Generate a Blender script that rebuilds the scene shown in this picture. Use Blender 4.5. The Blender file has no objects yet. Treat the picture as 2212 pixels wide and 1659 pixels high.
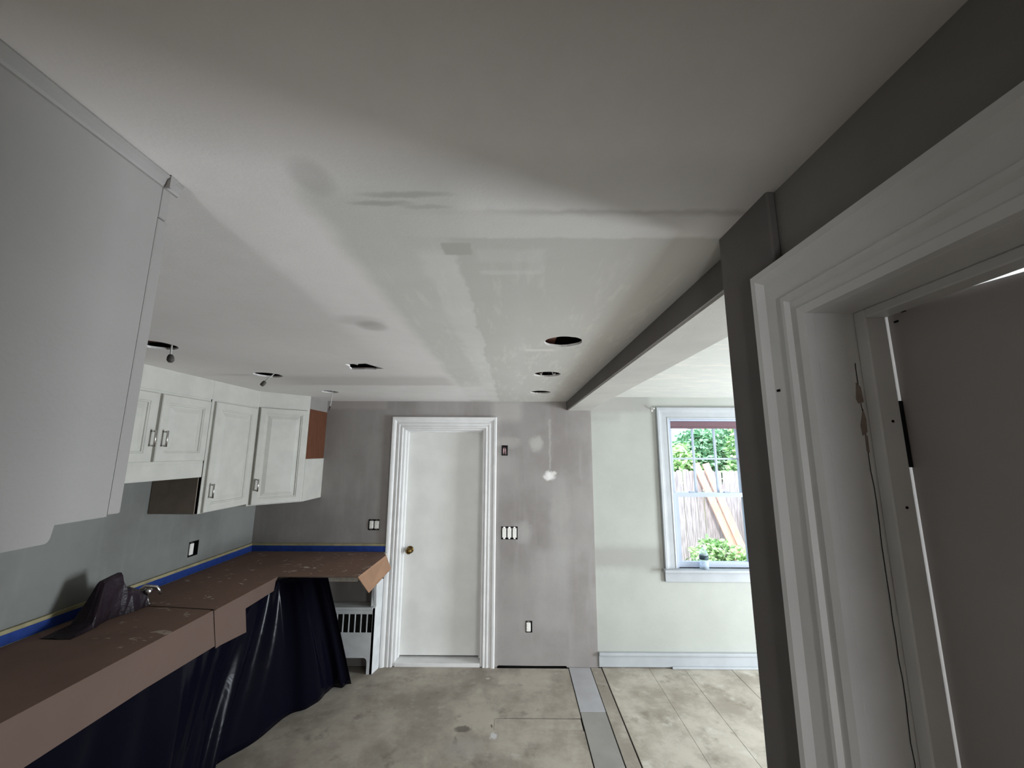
import bpy, bmesh, math, random
from mathutils import Vector, Matrix
from mathutils.geometry import tessellate_polygon

random.seed(7)
S = bpy.context.scene
COL = S.collection
R = math.radians

# ------------------------------------------------------------------ camera
FPX = 850.0
cam_d = bpy.data.cameras.new('camera')
cam_d.sensor_fit = 'HORIZONTAL'
cam_d.sensor_width = 36.0
cam_d.lens = FPX * 36.0 / 2212.0
cam_d.clip_start = 0.02
cam = bpy.data.objects.new('camera', cam_d)
COL.objects.link(cam)
pitch, yaw, roll = R(9.7), R(-0.2), R(0.25)
fw0 = Vector((math.sin(yaw), math.cos(yaw), 0)); rt0 = Vector((math.cos(yaw), -math.sin(yaw), 0)); up0 = Vector((0, 0, 1))
fw = fw0 * math.cos(pitch) + up0 * math.sin(pitch)
u0 = -fw0 * math.sin(pitch) + up0 * math.cos(pitch)
rt = rt0 * math.cos(roll) + u0 * math.sin(roll)
up = -rt0 * math.sin(roll) + u0 * math.cos(roll)
M = Matrix((rt, up, -fw)).transposed().to_4x4()
M.translation = Vector((0, 0, 1.82))
cam.matrix_world = M
S.camera = cam

# ------------------------------------------------------------------ world, lights, exposure
w = bpy.data.worlds.new('sky'); S.world = w; w.use_nodes = True
bg = w.node_tree.nodes['Background']
bg.inputs[0].default_value = (0.80, 0.90, 1.0, 1); bg.inputs[1].default_value = 2.6

def light(name, kind, loc, target, energy, color, sx=1, sy=1, spread=180, angle=5):
    d = bpy.data.lights.new(name, kind); d.energy = energy; d.color = color
    if kind == 'AREA':
        d.shape = 'RECTANGLE'; d.size = sx; d.size_y = sy; d.spread = R(spread)
    if kind == 'SUN': d.angle = R(angle)
    o = bpy.data.objects.new(name, d); COL.objects.link(o); o.location = loc
    o.rotation_euler = (Vector(target) - Vector(loc)).to_track_quat('-Z', 'Y').to_euler()
    return o
light('sun', 'SUN', (-6, -8, 14), (0, 0, 0), 4.8, (1.0, 0.96, 0.92))
# daylight entering through the adjoining room's side window and the back hall window
light('daylight_dining_window', 'AREA', (4.36, 2.25, 0.85), (0, 2.25, 0.85), 215, (0.86, 0.93, 1.0), 1.0, 1.5)
light('added_dining_front_fill', 'AREA', (2.3, -1.36, 1.3), (2.3, 4, 1.3), 42, (0.95, 0.97, 1.0), 1.5, 1.4)  # added lamp at an unseen front opening, brightens the rear walls
light('daylight_hall_window', 'AREA', (-0.45, -3.44, 0.72), (-0.45, 4, 0.72), 56, (0.98, 0.98, 1.0), 0.5, 1.1)

S.view_settings.view_transform = 'Standard'
S.view_settings.look = 'None'
S.view_settings.gamma = 1.0
S.view_settings.exposure = 0.25
S.view_settings.use_curve_mapping = False
S.cycles.use_denoising = True
S.cycles.max_bounces = 10
S.cycles.diffuse_bounces = 7
S.cycles.sample_clamp_indirect = 6.0
S.cycles.caustics_reflective = False
S.cycles.caustics_refractive = False

# ------------------------------------------------------------------ materials
def lin(h):
    c = [int(h[i:i + 2], 16) / 255 for i in (0, 2, 4)]
    return tuple((x / 12.92 if x <= .04045 else ((x + .055) / 1.055) ** 2.4) for x in c) + (1,)

class NT:
    """small helper around a node tree"""
    def __init__(self, name, rough=.7, spec=.3):
        self.m = bpy.data.materials.new(name); self.m.use_nodes = True
        self.t = self.m.node_tree; self.n = self.t.nodes; self.l = self.t.links
        self.b = self.n['Principled BSDF']
        self.b.inputs['Roughness'].default_value = rough
        self.b.inputs['Specular IOR Level'].default_value = spec
        self.pos = None
    def node(self, kind, **kw):
        x = self.n.new(kind)
        for k, v in kw.items(): setattr(x, k, v)
        return x
    def xyz(self):
        if self.pos is None:
            g = self.node('ShaderNodeNewGeometry'); s = self.node('ShaderNodeSeparateXYZ')
            self.l.new(g.outputs['Position'], s.inputs[0]); self.pos = (g.outputs['Position'], s.outputs)
        return self.pos
    def val(self, sock, x):
        if hasattr(x, 'is_output'): self.l.new(x, sock)
        else: sock.default_value = x
    def math(self, op, a, b=0.0, c=None):
        x = self.node('ShaderNodeMath', operation=op)
        self.val(x.inputs[0], a); self.val(x.inputs[1], b)
        if c is not None: self.val(x.inputs[2], c)
        return x.outputs[0]
    def noise(self, scale, detail=4, rough=.55, stretch=None, dist=0.0):
        p = self.xyz()[0]
        if stretch:
            mp = self.node('ShaderNodeMapping'); mp.inputs['Scale'].default_value = stretch
            self.l.new(p, mp.inputs[0]); p = mp.outputs[0]
        x = self.node('ShaderNodeTexNoise'); self.l.new(p, x.inputs['Vector'])
        x.inputs['Scale'].default_value = scale; x.inputs['Detail'].default_value = detail
        x.inputs['Roughness'].default_value = rough; x.inputs['Distortion'].default_value = dist
        return x.outputs['Fac']
    def ss(self, x, a, b, lo=0.0, hi=1.0):
        mr = self.node('ShaderNodeMapRange', interpolation_type='SMOOTHSTEP')
        self.val(mr.inputs[0], x)
        mr.inputs[1].default_value = a; mr.inputs[2].default_value = b
        mr.inputs[3].default_value = lo; mr.inputs[4].default_value = hi
        return mr.outputs[0]
    def band(self, x, a, b, sa, sb=None):
        sb = sa if sb is None else sb
        return self.math('MULTIPLY', self.ss(x, a - sa, a + sa), self.ss(x, b - sb, b + sb, 1.0, 0.0))
    def mul(self, *xs):
        r = xs[0]
        for x in xs[1:]: r = self.math('MULTIPLY', r, x)
        return r
    def mix(self, a, b, fac):
        x = self.node('ShaderNodeMix', data_type='RGBA')
        self.val(x.inputs['Factor'], fac)
        self.val(x.inputs[6], a); self.val(x.inputs[7], b)
        return x.outputs[2]
    def blob(self, A, B, ca, cb, ra, rb, soft=1.0):
        da = self.math('DIVIDE', self.math('SUBTRACT', A, ca), ra); db_ = self.math('DIVIDE', self.math('SUBTRACT', B, cb), rb)
        return self.ss(self.math('ADD', self.math('MULTIPLY', da, da), self.math('MULTIPLY', db_, db_)), max(0.0, 1 - soft), 1 + .6 * soft, 1.0, 0.0)
    def color(self, c): self.val(self.b.inputs['Base Color'], c)
    def bump(self, h, strength=.2, dist=.01):
        x = self.node('ShaderNodeBump'); x.inputs['Strength'].default_value = strength
        x.inputs['Distance'].default_value = dist
        self.l.new(h, x.inputs['Height']); self.l.new(x.outputs[0], self.b.inputs['Normal'])
        return self

def simple(name, hexc, rough=.6, spec=.3, amt=.12, scale=6.0, metal=0.0, bump=0.0, bscale=60, stretch=None):
    t = NT(name, rough, spec)
    c = lin(hexc); lo = tuple(x * (1 - amt) for x in c[:3]) + (1,); hi = tuple(min(1, x * (1 + amt)) for x in c[:3]) + (1,)
    t.color(t.mix(lo, hi, t.ss(t.noise(scale, 4, stretch=stretch), .3, .7)))
    t.b.inputs['Metallic'].default_value = metal
    if bump: t.bump(t.noise(bscale, 3, stretch=stretch), bump, .004)
    return t.m

MT = {}
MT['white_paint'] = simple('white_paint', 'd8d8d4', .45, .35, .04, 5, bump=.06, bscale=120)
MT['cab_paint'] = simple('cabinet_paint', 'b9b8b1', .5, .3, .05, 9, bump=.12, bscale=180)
MT['trim_paint'] = simple('trim_paint', 'dadad9', .4, .4, .05, 7, bump=.1, bscale=90)
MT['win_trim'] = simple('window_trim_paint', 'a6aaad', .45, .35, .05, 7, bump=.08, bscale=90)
MT['near_cab_shaded'] = simple('shaded_cabinet_paint', '8a8784', .55, .25, .05, 2.5, bump=.12, bscale=160)  # cabinet paint darkened: the weaker light near the camera is in the colour
MT['wood_raw'] = simple('raw_wood', '5c3a29', .7, .2, .15, 14, stretch=(4, 4, .5))
MT['chrome'] = simple('brushed_nickel', 'c8c6c2', .25, .5, .03, 40, metal=1.0)
MT['brass'] = simple('aged_brass', '6f5a34', .32, .5, .12, 60, metal=1.0)
MT['black'] = simple('black_plastic', '131316', .5, .3, .1, 30)
MT['dark'] = simple('dark_void', '1b1918', .9, .1, .15, 20)
MT['device'] = simple('white_device', 'e2e0da', .4, .4, .03, 30)
MT['pink_wire'] = simple('wire_insulation', 'c8a8ae', .5, .3, .2, 50)
MT['cable'] = simple('cable_sheath', 'b9b8b2', .5, .3, .1, 60)
MT['nut'] = simple('wire_nut', '4a4743', .5, .3, .15, 60)
MT['joist'] = simple('joist_wood', '5e4034', .85, .1, .25, 10, stretch=(1, 6, 6))
MT['cream'] = simple('cream_laminate', '989070', .5, .3, .15, 14)
MT['blue_tape'] = simple('blue_tape', '233c80', .6, .2, .14, 18, bump=.15, bscale=70)
MT['counter_edge'] = simple('counter_edge', 'b4afa6', .6, .3, .18, 30)
MT['rad'] = simple('radiator_paint', 'c3c5c6', .45, .35, .08, 9, bump=.1, bscale=80)
MT['roof'] = simple('roof_deck', '4a3c33', .9, .1, .2, 6)
MT['shade'] = simple('roller_shade', '715a60', .8, .1, .1, 30, stretch=(1, 1, 20))
MT['vinyl'] = simple('window_vinyl', 'aab3c2', .35, .4, .02, 8)
MT['ground'] = simple('garden_soil', '6d6a4d', .95, .1, .3, 3)
MT['picket'] = simple('fence_wood', 'c9bcc0', .9, .1, .3, 7, stretch=(6, 6, .5), bump=.3, bscale=30)
MT['lumber'] = simple('new_lumber', 'e2b9a8', .8, .15, .14, 5, stretch=(5, 5, .7))
MT['bark'] = simple('bark', '54463a', .95, .1, .3, 12)
MT['wrap'] = None

def leaf_mat(name, a, b):
    t = NT(name, .55, .3)
    oi = t.noise(2.2, 3)
    t.color(t.mix(lin(a), lin(b), t.ss(oi, .35, .65)))
    t.b.inputs['Transmission Weight'].default_value = 0.0
    return t.m
MT['leaf_a'] = leaf_mat('leaf_green', '8dbb80', 'cbe6ac')
MT['leaf_b'] = leaf_mat('leaf_deep', '7fb089', 'b4dab8')
MT['leaf_c'] = leaf_mat('leaf_grey', '7d9c94', 'b3cac2')

# black plastic film
t = NT('black_film', .14, .05); t.color((.003, .003, .007, 1)); t.bump(t.noise(5, 3, .5, dist=.8), .12, .02); MT['film'] = t.m
t = NT('purple_film', .35, .12); t.color(t.mix(lin('1e171b'), lin('2e252c'), t.noise(14))); t.bump(t.noise(22, 3), .6, .01); MT['wrap'] = t.m
# glass: thin pane that passes the light
t = NT('pane_glass', 0, .5)
t.n.remove(t.b)
mx = t.node('ShaderNodeMixShader'); tr = t.node('ShaderNodeBsdfTransparent'); gl = t.node('ShaderNodeBsdfGlossy')
gl.inputs['Roughness'].default_value = .02; mx.inputs[0].default_value = .05
tr.inputs[0].default_value = (.93, .97, .98, 1)
t.l.new(tr.outputs[0], mx.inputs[1]); t.l.new(gl.outputs[0], mx.inputs[2]); t.l.new(mx.outputs[0], t.n['Material Output'].inputs[0])
MT['glass'] = t.m
t = NT('bottle_plastic', .1, .5); t.color((.72, .82, .9, 1))
mx = t.node('ShaderNodeMixShader'); tr = t.node('ShaderNodeBsdfTransparent'); mx.inputs[0].default_value = .3; tr.inputs[0].default_value = (.92, .96, 1, 1)
t.l.new(tr.outputs[0], mx.inputs[1]); t.l.new(t.b.outputs[0], mx.inputs[2]); t.l.new(mx.outputs[0], t.n['Material Output'].inputs[0]); MT['bottle'] = t.m

# kitchen ceiling: old paint with bands and patches of joint compound
t = NT('ceiling_plaster', .85, .15)
_, (X, Y, Z) = t.xyz()
n1 = t.math('SUBTRACT', t.noise(5, 4, .6), .5); n2 = t.math('SUBTRACT', t.noise(22, 4, .6), .5); n3 = t.math('SUBTRACT', t.noise(2.0, 2), .5)
Xw = t.math('MULTIPLY_ADD', n1, .07, X); Xr = t.math('MULTIPLY_ADD', n2, .03, t.math('MULTIPLY_ADD', n1, .09, X)); Yw = t.math('MULTIPLY_ADD', n1, .06, Y); Xs = t.math('MULTIPLY_ADD', n2, .015, X)
Ys = t.math('MULTIPLY_ADD', n2, .02, Y)
col = t.mix(lin('dcd8d6'), lin('e4e0de'), t.ss(t.noise(1.6, 3), .3, .7))
col = t.mix(col, lin('c8c7c2'), t.mul(t.band(Xw, -.40, -.10, .035), t.band(Yw, .62, 4.2, .05), t.ss(t.noise(3, 3), .1, .6, .65, 1)))
col = t.mix(col, lin('cccbc7'), t.mul(t.band(Yw, .56, .72, .05), t.band(X, -.33, .6, .04), .6))
col = t.mix(col, lin('c0bdba'), t.mul(t.band(Yw, 2.45, 2.80, .10, .03), t.band(X, -1.6, -.42, .25, .05), .75))
col = t.mix(col, lin('dedcda'), t.mul(t.band(Yw, 2.85, 3.6, .04), t.band(Xw, -2.3, -.14, .1, .03), .7))
col = t.mix(col, lin('c2c0bb'), t.mul(t.band(Xs, -.145, .8, .012), t.band(Ys, .80, 4.2, .01)))
col = t.mix(col, lin('d3d2ce'), t.mul(t.band(Xr, -.225, -.135, .022, .006), t.band(Yw, .87, 4.2, .03), .8))
col = t.mix(col, lin('cfcdc9'), t.mul(t.band(Ys, .715, .80, .012, .01), t.band(Xw, -.22, .34, .05), .8))
col = t.mix(col, lin('a9a6a1'), t.mul(t.band(Ys, .700, .716, .008, .012), t.band(X, -.05, .6, .15, .05), .6))
col = t.mix(col, lin('b5b3ad'), t.mul(t.band(Xs, -.165, -.10, .004), t.band(Y, .825, .88, .004)))
col = t.mix(col, lin('ccccc6'), t.mul(t.band(Xs, -.088, .070, .008), t.math('ADD', t.mul(t.band(Ys, .855, .915, .012), .55), t.mul(t.band(Ys, .962, .985, .007), .8))))
col = t.mix(col, lin('ccccc6'), t.mul(t.band(Xs, .05, .078, .008), t.band(Ys, .85, .98, .01), .5))
col = t.mix(col, lin('dcdad2'), t.mul(t.band(Ys, 1.765, 1.80, .01, .02), t.band(Xs, .06, .19, .02), .7))
col = t.mix(col, lin('cac9c4'), t.mul(t.band(t.math('MULTIPLY_ADD', n2, .05, X), .0, .05, .03), t.band(Y, 1.0, 3.6, .1), .25))
for (cx, cy, rx, ry, k) in ((-.20, .655, .07, .008, .34), (-.255, .68, .05, .007, .34), (-.17, .69, .04, .006, .24), (-.535, 1.43, .045, .05, .4), (-.56, 1.37, .07, .05, .22), (-.35, .61, .03, .04, .25)):
    dx = t.math('DIVIDE', t.math('SUBTRACT', X, cx), rx); dy = t.math('DIVIDE', t.math('SUBTRACT', Ys, cy), ry)
    d2 = t.math('ADD', t.math('MULTIPLY', dx, dx), t.math('MULTIPLY', dy, dy))
    col = t.mix(col, lin('6a655e'), t.mul(t.ss(d2, 0.0, 2.4, 1.0, 0.0), k))
mot = t.ss(t.noise(3.2, 5, .68), .38, .66)
col = t.mix(col, lin('b3b0ac'), t.mul(mot, .16))
brush = t.ss(t.noise(9, 4, .6, stretch=(3.2, .55, 1)), .52, .68)
col = t.mix(col, lin('dcdad4'), t.mul(brush, t.band(X, -.4, .5, .04, .02), t.band(Y, .9, 3.8, .2), .28))
t.color(col)
t.bump(t.math('ADD', t.noise(140, 2), t.math('MULTIPLY', t.noise(12, 4), 1.5)), .07, .003)
MT['ceiling'] = t.m

t = NT('dining_ceiling_plaster', .85, .15)
st = t.noise(4, 5, .65, stretch=(1.2, 6, 1))
t.color(t.mix(lin('c8c9c4'), lin('d3d1c8'), t.ss(st, .48, .62))); t.bump(t.noise(60, 3), .15, .005); MT['dceil'] = t.m

def plaster(name, a, b, marks=(), streak=True, blobs=()):
    t = NT(name, .85, .15)
    _, (X, Y, Z) = t.xyz()
    c = t.mix(lin(a), lin(b), t.ss(t.noise(1.7, 5, .6), .32, .68))
    if streak:
        s = t.ss(t.noise(7, 3, .5, stretch=(2.2, 2.2, .35)), .5, .75)
        c = t.mix(c, tuple(min(1, x * 1.22) for x in lin(b)[:3]) + (1,), t.mul(s, .25))
    n = t.math('SUBTRACT', t.noise(18, 3), .5)
    for (ax, x0, x1, z0, z1, soft, hexc, k) in marks:
        A = t.math('MULTIPLY_ADD', n, .04, X if ax == 'x' else Y); B = t.math('MULTIPLY_ADD', n, .04, Z)
        c = t.mix(c, lin(hexc), t.mul(t.band(A, x0, x1, soft), t.band(B, z0, z1, soft), k))
    for (ax, a_, z_, ra, rb, hexc, k) in blobs:
        A = t.math('MULTIPLY_ADD', n, .08, X if ax == 'x' else Y); B = t.math('MULTIPLY_ADD', n, .07, Z)
        c = t.mix(c, lin(hexc), t.mul(t.blob(A, B, a_, z_, ra, rb, 1.0), k))
    t.color(c); t.bump(t.math('ADD', t.noise(130, 2), t.noise(16, 4)), .10, .004)
    return t.m
MT['wall_rear'] = plaster('rear_wall_plaster', '87827f', '96928f', (
    ('x', .335, .352, 1.66, 2.12, .008, 'b0aeaa', .5), ('x', -.15, .0, 1.6, 1.78, .05, 'a9a6a3', .4), ('x', -.2, .08, 2.1, 2.3, .05, 'b4b1ad', .55), ('x', -.9, -.5, 2.15, 2.3, .05, 'a5a19e', .4),
    ('x', .2, .5, .3, .95, .05, 'a8a6a4', .3), ('x', -2.3, -1.2, 2.21, 2.31, .02, 'a8a29f', .6)), True, (
    ('x', .341, 1.602, .055, .045, 'e0deda', 1.0), ('x', .215, 1.89, .07, .07, 'b5b3af', .7), ('x', -.05, 1.90, .12, .06, 'b4b1ad', .4), ('x', .09, 1.10, .09, .10, 'b1afac', .45), ('x', .43, 1.15, .1, .5, 'a5a3a0', .35)))
MT['wall_left'] = plaster('left_wall_plaster', '6c6d6a', '7a7c78', (('y', 3.3, 3.9, 1.0, 1.4, .12, '8c8e8a', .45),))
MT['wall_dining'] = plaster('dining_wall_plaster', 'a5a7a1', 'adafa9', (
    ('x', .6, 1.35, .80, .98, .05, '969590', .75), ('x', .6, 1.3, 2.19, 2.4, .03, '95938f', .6), ('x', .6, 1.02, 2.10, 2.22, .03, '9a9894', .4)), False)
MT['wall_near'] = plaster('partition_plaster', '85827f', '908d89', (), False)
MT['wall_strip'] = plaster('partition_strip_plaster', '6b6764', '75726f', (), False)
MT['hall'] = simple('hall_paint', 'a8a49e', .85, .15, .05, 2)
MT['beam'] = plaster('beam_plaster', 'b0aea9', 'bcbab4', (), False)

# floors
t = NT('subfloor', .75, .25)
_, (X, Y, Z) = t.xyz()
c = t.mix(lin('8e867b'), lin('afa79b'), t.ss(t.noise(2.2, 6, .65), .36, .64))
c = t.mix(c, lin('bbb4a9'), t.mul(t.ss(t.noise(9, 4, .6), .55, .75), .5))
c = t.mix(c, lin('6a635a'), t.mul(t.ss(t.noise(5, 5, .72), .55, .75), .7))
nn = t.math('SUBTRACT', t.noise(30, 3), .5); Xn = t.math('MULTIPLY_ADD', nn, .05, X); Yn = t.math('MULTIPLY_ADD', nn, .05, Y)
for (cx, cy, rx, ry, h_, k) in ((-.12, 2.90, .022, .035, 'c9c9c9', .9), (-.33, 2.96, .06, .03, '4b463f', .7), (-.36, 2.85, .012, .05, '504b45', .5), (-.3, 2.80, .12, .10, '9b9890', .5), (.02, 2.74, .03, .02, 'b5b0a8', .6), (-.2, 3.55, .02, .012, 'c9c4ba', .6), (-.14, 2.99, .006, .02, '27241f', .8)):
    c = t.mix(c, lin(h_), t.mul(t.blob(Xn, Yn, cx, cy, rx, ry, .7), k))
t.color(c); t.bump(t.noise(40, 4), .15, .004); MT['floor'] = t.m
t = NT('dining_subfloor', .5, .35)
c = t.mix(lin('958d80'), lin('b9b2a5'), t.ss(t.noise(2.6, 6, .66), .36, .64))
c = t.mix(c, lin('d3cfc6'), t.mul(t.ss(t.noise(7, 4, .6), .55, .75), .55))
c = t.mix(c, lin('7b7364'), t.mul(t.ss(t.noise(6, 5, .72), .52, .72), .7))
t.color(c); t.bump(t.noise(40, 4), .15, .004); MT['dfloor'] = t.m
MT['patch_a'] = simple('patch_board_pale', 'a5a4a6', .75, .2, .06, 5)
MT['patch_b'] = simple('patch_board_grey', '908d88', .75, .2, .08, 5)
# cardboard with paint splats
t = NT('cardboard', .85, .12)
_, (X, Y, Z) = t.xyz()
c = t.mix(lin('5b4c45'), lin('68564e'), t.noise(3, 4))
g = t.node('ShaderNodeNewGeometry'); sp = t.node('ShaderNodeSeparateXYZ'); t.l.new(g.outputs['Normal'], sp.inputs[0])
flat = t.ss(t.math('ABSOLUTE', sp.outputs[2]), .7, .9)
c = t.mix(c, lin('80685d'), t.mul(flat, t.ss(t.noise(2.5, 3), .2, .6, .45, .9)))  # upward faces painted lighter, for light falling from above
spl = t.ss(t.noise(11, 4, .65, stretch=(1, 1.8, 1), dist=.8), .62, .66)
c = t.mix(c, lin('b9b0a6'), t.mul(spl, flat, t.ss(t.noise(2.3, 2), .40, .52), t.ss(Y, 1.7, 2.2)))
t.color(c); MT['card'] = t.m
MT['card_pale'] = simple('cardboard_pale', '96765f', .85, .12, .06, 6)  # lighter brown version of the cardboard, for the end flap

# ------------------------------------------------------------------ mesh helpers
def tag(o, label=None, cat=None, group=None, kind=None):
    if label: o['label'] = label
    if cat: o['category'] = cat
    if group: o['group'] = group
    if kind: o['kind'] = kind
    return o

def root(name, loc, label=None, cat=None, group=None, kind=None):
    o = bpy.data.objects.new(name, None); COL.objects.link(o); o.location = loc
    o.empty_display_size = .05
    o['_o'] = list(loc)
    return tag(o, label, cat, group, kind)

def origin_of(p):
    while p.parent: p = p.parent
    return Vector(p['_o']) if '_o' in p.keys() else Vector(p.location)

def bm_obj(name, bm, mat, parent=None, smooth=False, fix=True):
    """world-space bmesh to an object; top-level meshes get their origin at the base"""
    if fix: bmesh.ops.recalc_face_normals(bm, faces=bm.faces[:])
    vs = [v.co for v in bm.verts]
    if parent is not None: o0 = origin_of(parent)
    else:
        o0 = Vector(((min(v.x for v in vs) + max(v.x for v in vs)) / 2, (min(v.y for v in vs) + max(v.y for v in vs)) / 2, min(v.z for v in vs)))
    bmesh.ops.translate(bm, verts=bm.verts[:], vec=-o0)
    me = bpy.data.meshes.new(name); bm.to_mesh(me); bm.free()
    me.materials.append(MT[mat] if isinstance(mat, str) else mat)
    if smooth:
        for p in me.polygons: p.use_smooth = True
    o = bpy.data.objects.new(name, me); COL.objects.link(o)
    if parent is not None: o.parent = parent
    else:
        o.location = o0; o['_o'] = list(o0)
    return o

def add_box(bm, lo, hi, bevel=0.0, seg=1):
    b = bmesh.new()
    bmesh.ops.create_cube(b, size=1)
    for v in b.verts:
        v.co = Vector([(lo[i] + hi[i]) / 2 + v.co[i] * (hi[i] - lo[i]) for i in range(3)])
    if bevel: bmesh.ops.bevel(b, geom=b.edges[:], offset=bevel, segments=seg, affect='EDGES', profile=.6)
    join(bm, b)

def join(bm, b):
    me = bpy.data.meshes.new('tmp'); b.to_mesh(me); b.free(); bm.from_mesh(me); bpy.data.meshes.remove(me)

def box(name, lo, hi, mat, parent=None, bevel=0.0, seg=1):
    bm = bmesh.new(); add_box(bm, lo, hi, bevel, seg)
    return bm_obj(name, bm, mat, parent)

def boxes(name, lst, mat, parent=None, bevel=0.0):
    bm = bmesh.new()
    for lo, hi in lst: add_box(bm, lo, hi, bevel)
    return bm_obj(name, bm, mat, parent)

def slab(bm, outer, holes, fn, depth):
    """flat slab with through-holes: 2-D loops mapped by fn(u, v, w)"""
    loops = [outer] + list(holes)
    flat = [p for L in loops for p in L]
    tris = tessellate_polygon([[Vector((p[0], p[1], 0)) for p in L] for L in loops])
    f = [bm.verts.new(fn(p[0], p[1], 0)) for p in flat]; b = [bm.verts.new(fn(p[0], p[1], depth)) for p in flat]
    for a, c, d in tris:
        for q in ((f[a], f[c], f[d]), (b[a], b[d], b[c])):
            try: bm.faces.new(q)
            except ValueError: pass
    i = 0
    for L in loops:
        n = len(L)
        for k in range(n):
            a, c = i + k, i + (k + 1) % n
            bm.faces.new((f[a], f[c], b[c], b[a]))
        i += n

def rect(x0, x1, y0, y1): return [(x0, y0), (x1, y0), (x1, y1), (x0, y1)]
def circ(cx, cy, r, n=28, jit=.0):
    return [(cx + (r + random.uniform(-jit, jit)) * math.cos(2 * math.pi * k / n), cy + (r + random.uniform(-jit, jit)) * math.sin(2 * math.pi * k / n)) for k in range(n)]

def tube(bm, pts, r, n=8, caps=True):
    pts = [Vector(p) for p in pts]; rings = []
    rr = r if isinstance(r, (list, tuple)) else [r] * len(pts)
    nrm = None
    for i, p in enumerate(pts):
        d = (pts[min(i + 1, len(pts) - 1)] - pts[max(i - 1, 0)]).normalized()
        if nrm is None:
            nrm = d.orthogonal().normalized()
        else:
            nrm = (nrm - d * nrm.dot(d)).normalized()
        bn = d.cross(nrm)
        rings.append([bm.verts.new(p + (nrm * math.cos(2 * math.pi * k / n) + bn * math.sin(2 * math.pi * k / n)) * rr[i]) for k in range(n)])
    for a, b in zip(rings, rings[1:]):
        for k in range(n): bm.faces.new((a[k], a[(k + 1) % n], b[(k + 1) % n], b[k]))
    if caps:
        bm.faces.new(rings[0][::-1]); bm.faces.new(rings[-1])

def lathe(bm, c, prof, n=20, axis='z'):
    rings = []
    for r, h in prof:
        ring = []
        for k in range(n):
            a = 2 * math.pi * k / n
            if axis == 'z': v = (c[0] + r * math.cos(a), c[1] + r * math.sin(a), c[2] + h)
            else: v = (c[0] + r * math.cos(a), c[1] + h, c[2] + r * math.sin(a))
            ring.append(bm.verts.new(v))
        rings.append(ring)
    for a, b in zip(rings, rings[1:]):
        for k in range(n): bm.faces.new((a[k], a[(k + 1) % n], b[(k + 1) % n], b[k]))
    bm.faces.new(rings[0][::-1]); bm.faces.new(rings[-1])

def extr(name, prof, mapf, ends, mat, parent):
    """profile [(u, w)] swept between two ends; mapf(u, w, e) gives the point at end e"""
    bm = bmesh.new()
    A = [bm.verts.new(mapf(u, w_, ends[0])) for u, w_ in prof]; B = [bm.verts.new(mapf(u, w_, ends[1])) for u, w_ in prof]
    n = len(prof)
    for k in range(n): bm.faces.new((A[k], A[(k + 1) % n], B[(k + 1) % n], B[k]))
    bm.faces.new(A[::-1]); bm.faces.new(B)
    return bm_obj(name, bm, mat, parent)

# ------------------------------------------------------------------ shell
YR = 3.725          # kitchen face of the rear wall
ZC = 2.285          # kitchen ceiling
ZD = 2.335          # dining ceiling
XL = -2.35          # left wall
XW = 0.472          # partition face
ZT = 2.62           # wall tops

def wall(name, outer, holes, fn, depth, mat, label):
    bm = bmesh.new(); slab(bm, outer, holes, fn, depth)
    return tag(bm_obj(name, bm, mat), label, None, None, 'structure')

DX0, DX1, DZ = -1.03, -0.26, 2.03     # rear door opening
BOX = dict(out_high=(-.107, -.050, 1.780, 1.874), sw3=(-.104, .044, 1.038, 1.150), out_low=(.116, .172, .273, .366), out_two=(-1.308, -1.210, 1.112, 1.206))
rear = wall('wall_rear', [(XL - .12, 0), (DX0, 0), (DX0, DZ), (DX1, DZ), (DX1, 0), (-.135, 0), (-.12, .013), (.2, .011), (.46, .012), (.47, 0), (.735, 0), (.735, ZT), (XL - .12, ZT)],
            [rect(*b) for b in BOX.values()], lambda u, v, w_: (u, YR + w_, v), .14, 'wall_rear', 'grey skim coated rear wall around the white door')
LB = (3.005, 3.095, 1.052, 1.158)
wall('wall_left', rect(-.12, YR, 0, ZT), [rect(*LB)], lambda u, v, w_: (XL - w_, u, v), .12, 'wall_left', 'dark grey green plaster wall above the counter')
WX0, WX1, WZ0, WZ1 = 1.463, 2.185, .80, 2.128
YD = 3.735
wall('wall_dining', rect(.735, 4.4, 0, ZT), [rect(WX0, WX1, WZ0, WZ1)], lambda u, v, w_: (u, YD + w_, v), .13, 'wall_dining', 'pale grey plaster wall with the window')
wall('wall_far_right', rect(-1.3, YD, 0, ZT), [rect(1.75, 2.75, .08, 1.62)], lambda u, v, w_: (4.25 + w_, u, v), .15, 'hall', 'side wall of the adjoining room')
wall('wall_dining_front', rect(.62, 4.4, 0, ZT), [rect(1.55, 3.05, .6, 2.0)], lambda u, v, w_: (u, -1.2 - w_, v), .15, 'hall', 'front wall of the adjoining room')
wall('wall_hall_left', rect(-3.4, -.12, 0, ZT), [], lambda u, v, w_: (-.75 - w_, u, v), .12, 'hall', 'side wall of the back hall')
wall('wall_near', rect(XL - .12, -.75, 0, ZT), [], lambda u, v, w_: (u, 0 - w_, v), .12, 'hall', 'wall behind the tall cabinet')
wall('wall_hall_back', rect(-.87, .62, 0, ZT), [rect(-.7, -.2, .15, 1.3)], lambda u, v, w_: (u, -3.28 - w_, v), .12, 'hall', 'end wall of the back hall')
wall('wall_light_blocker', [(.24, 0), (XW, 0), (XW, ZT), (-.75, ZT), (-.75, 1.92), (.24, 1.92)], [], lambda u, v, w_: (u, -.32 - w_, v), .10, 'hall', 'added blocker wall behind the camera that shades the ceiling')  # unseen wall, added to shade the near ceiling and right side
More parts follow.
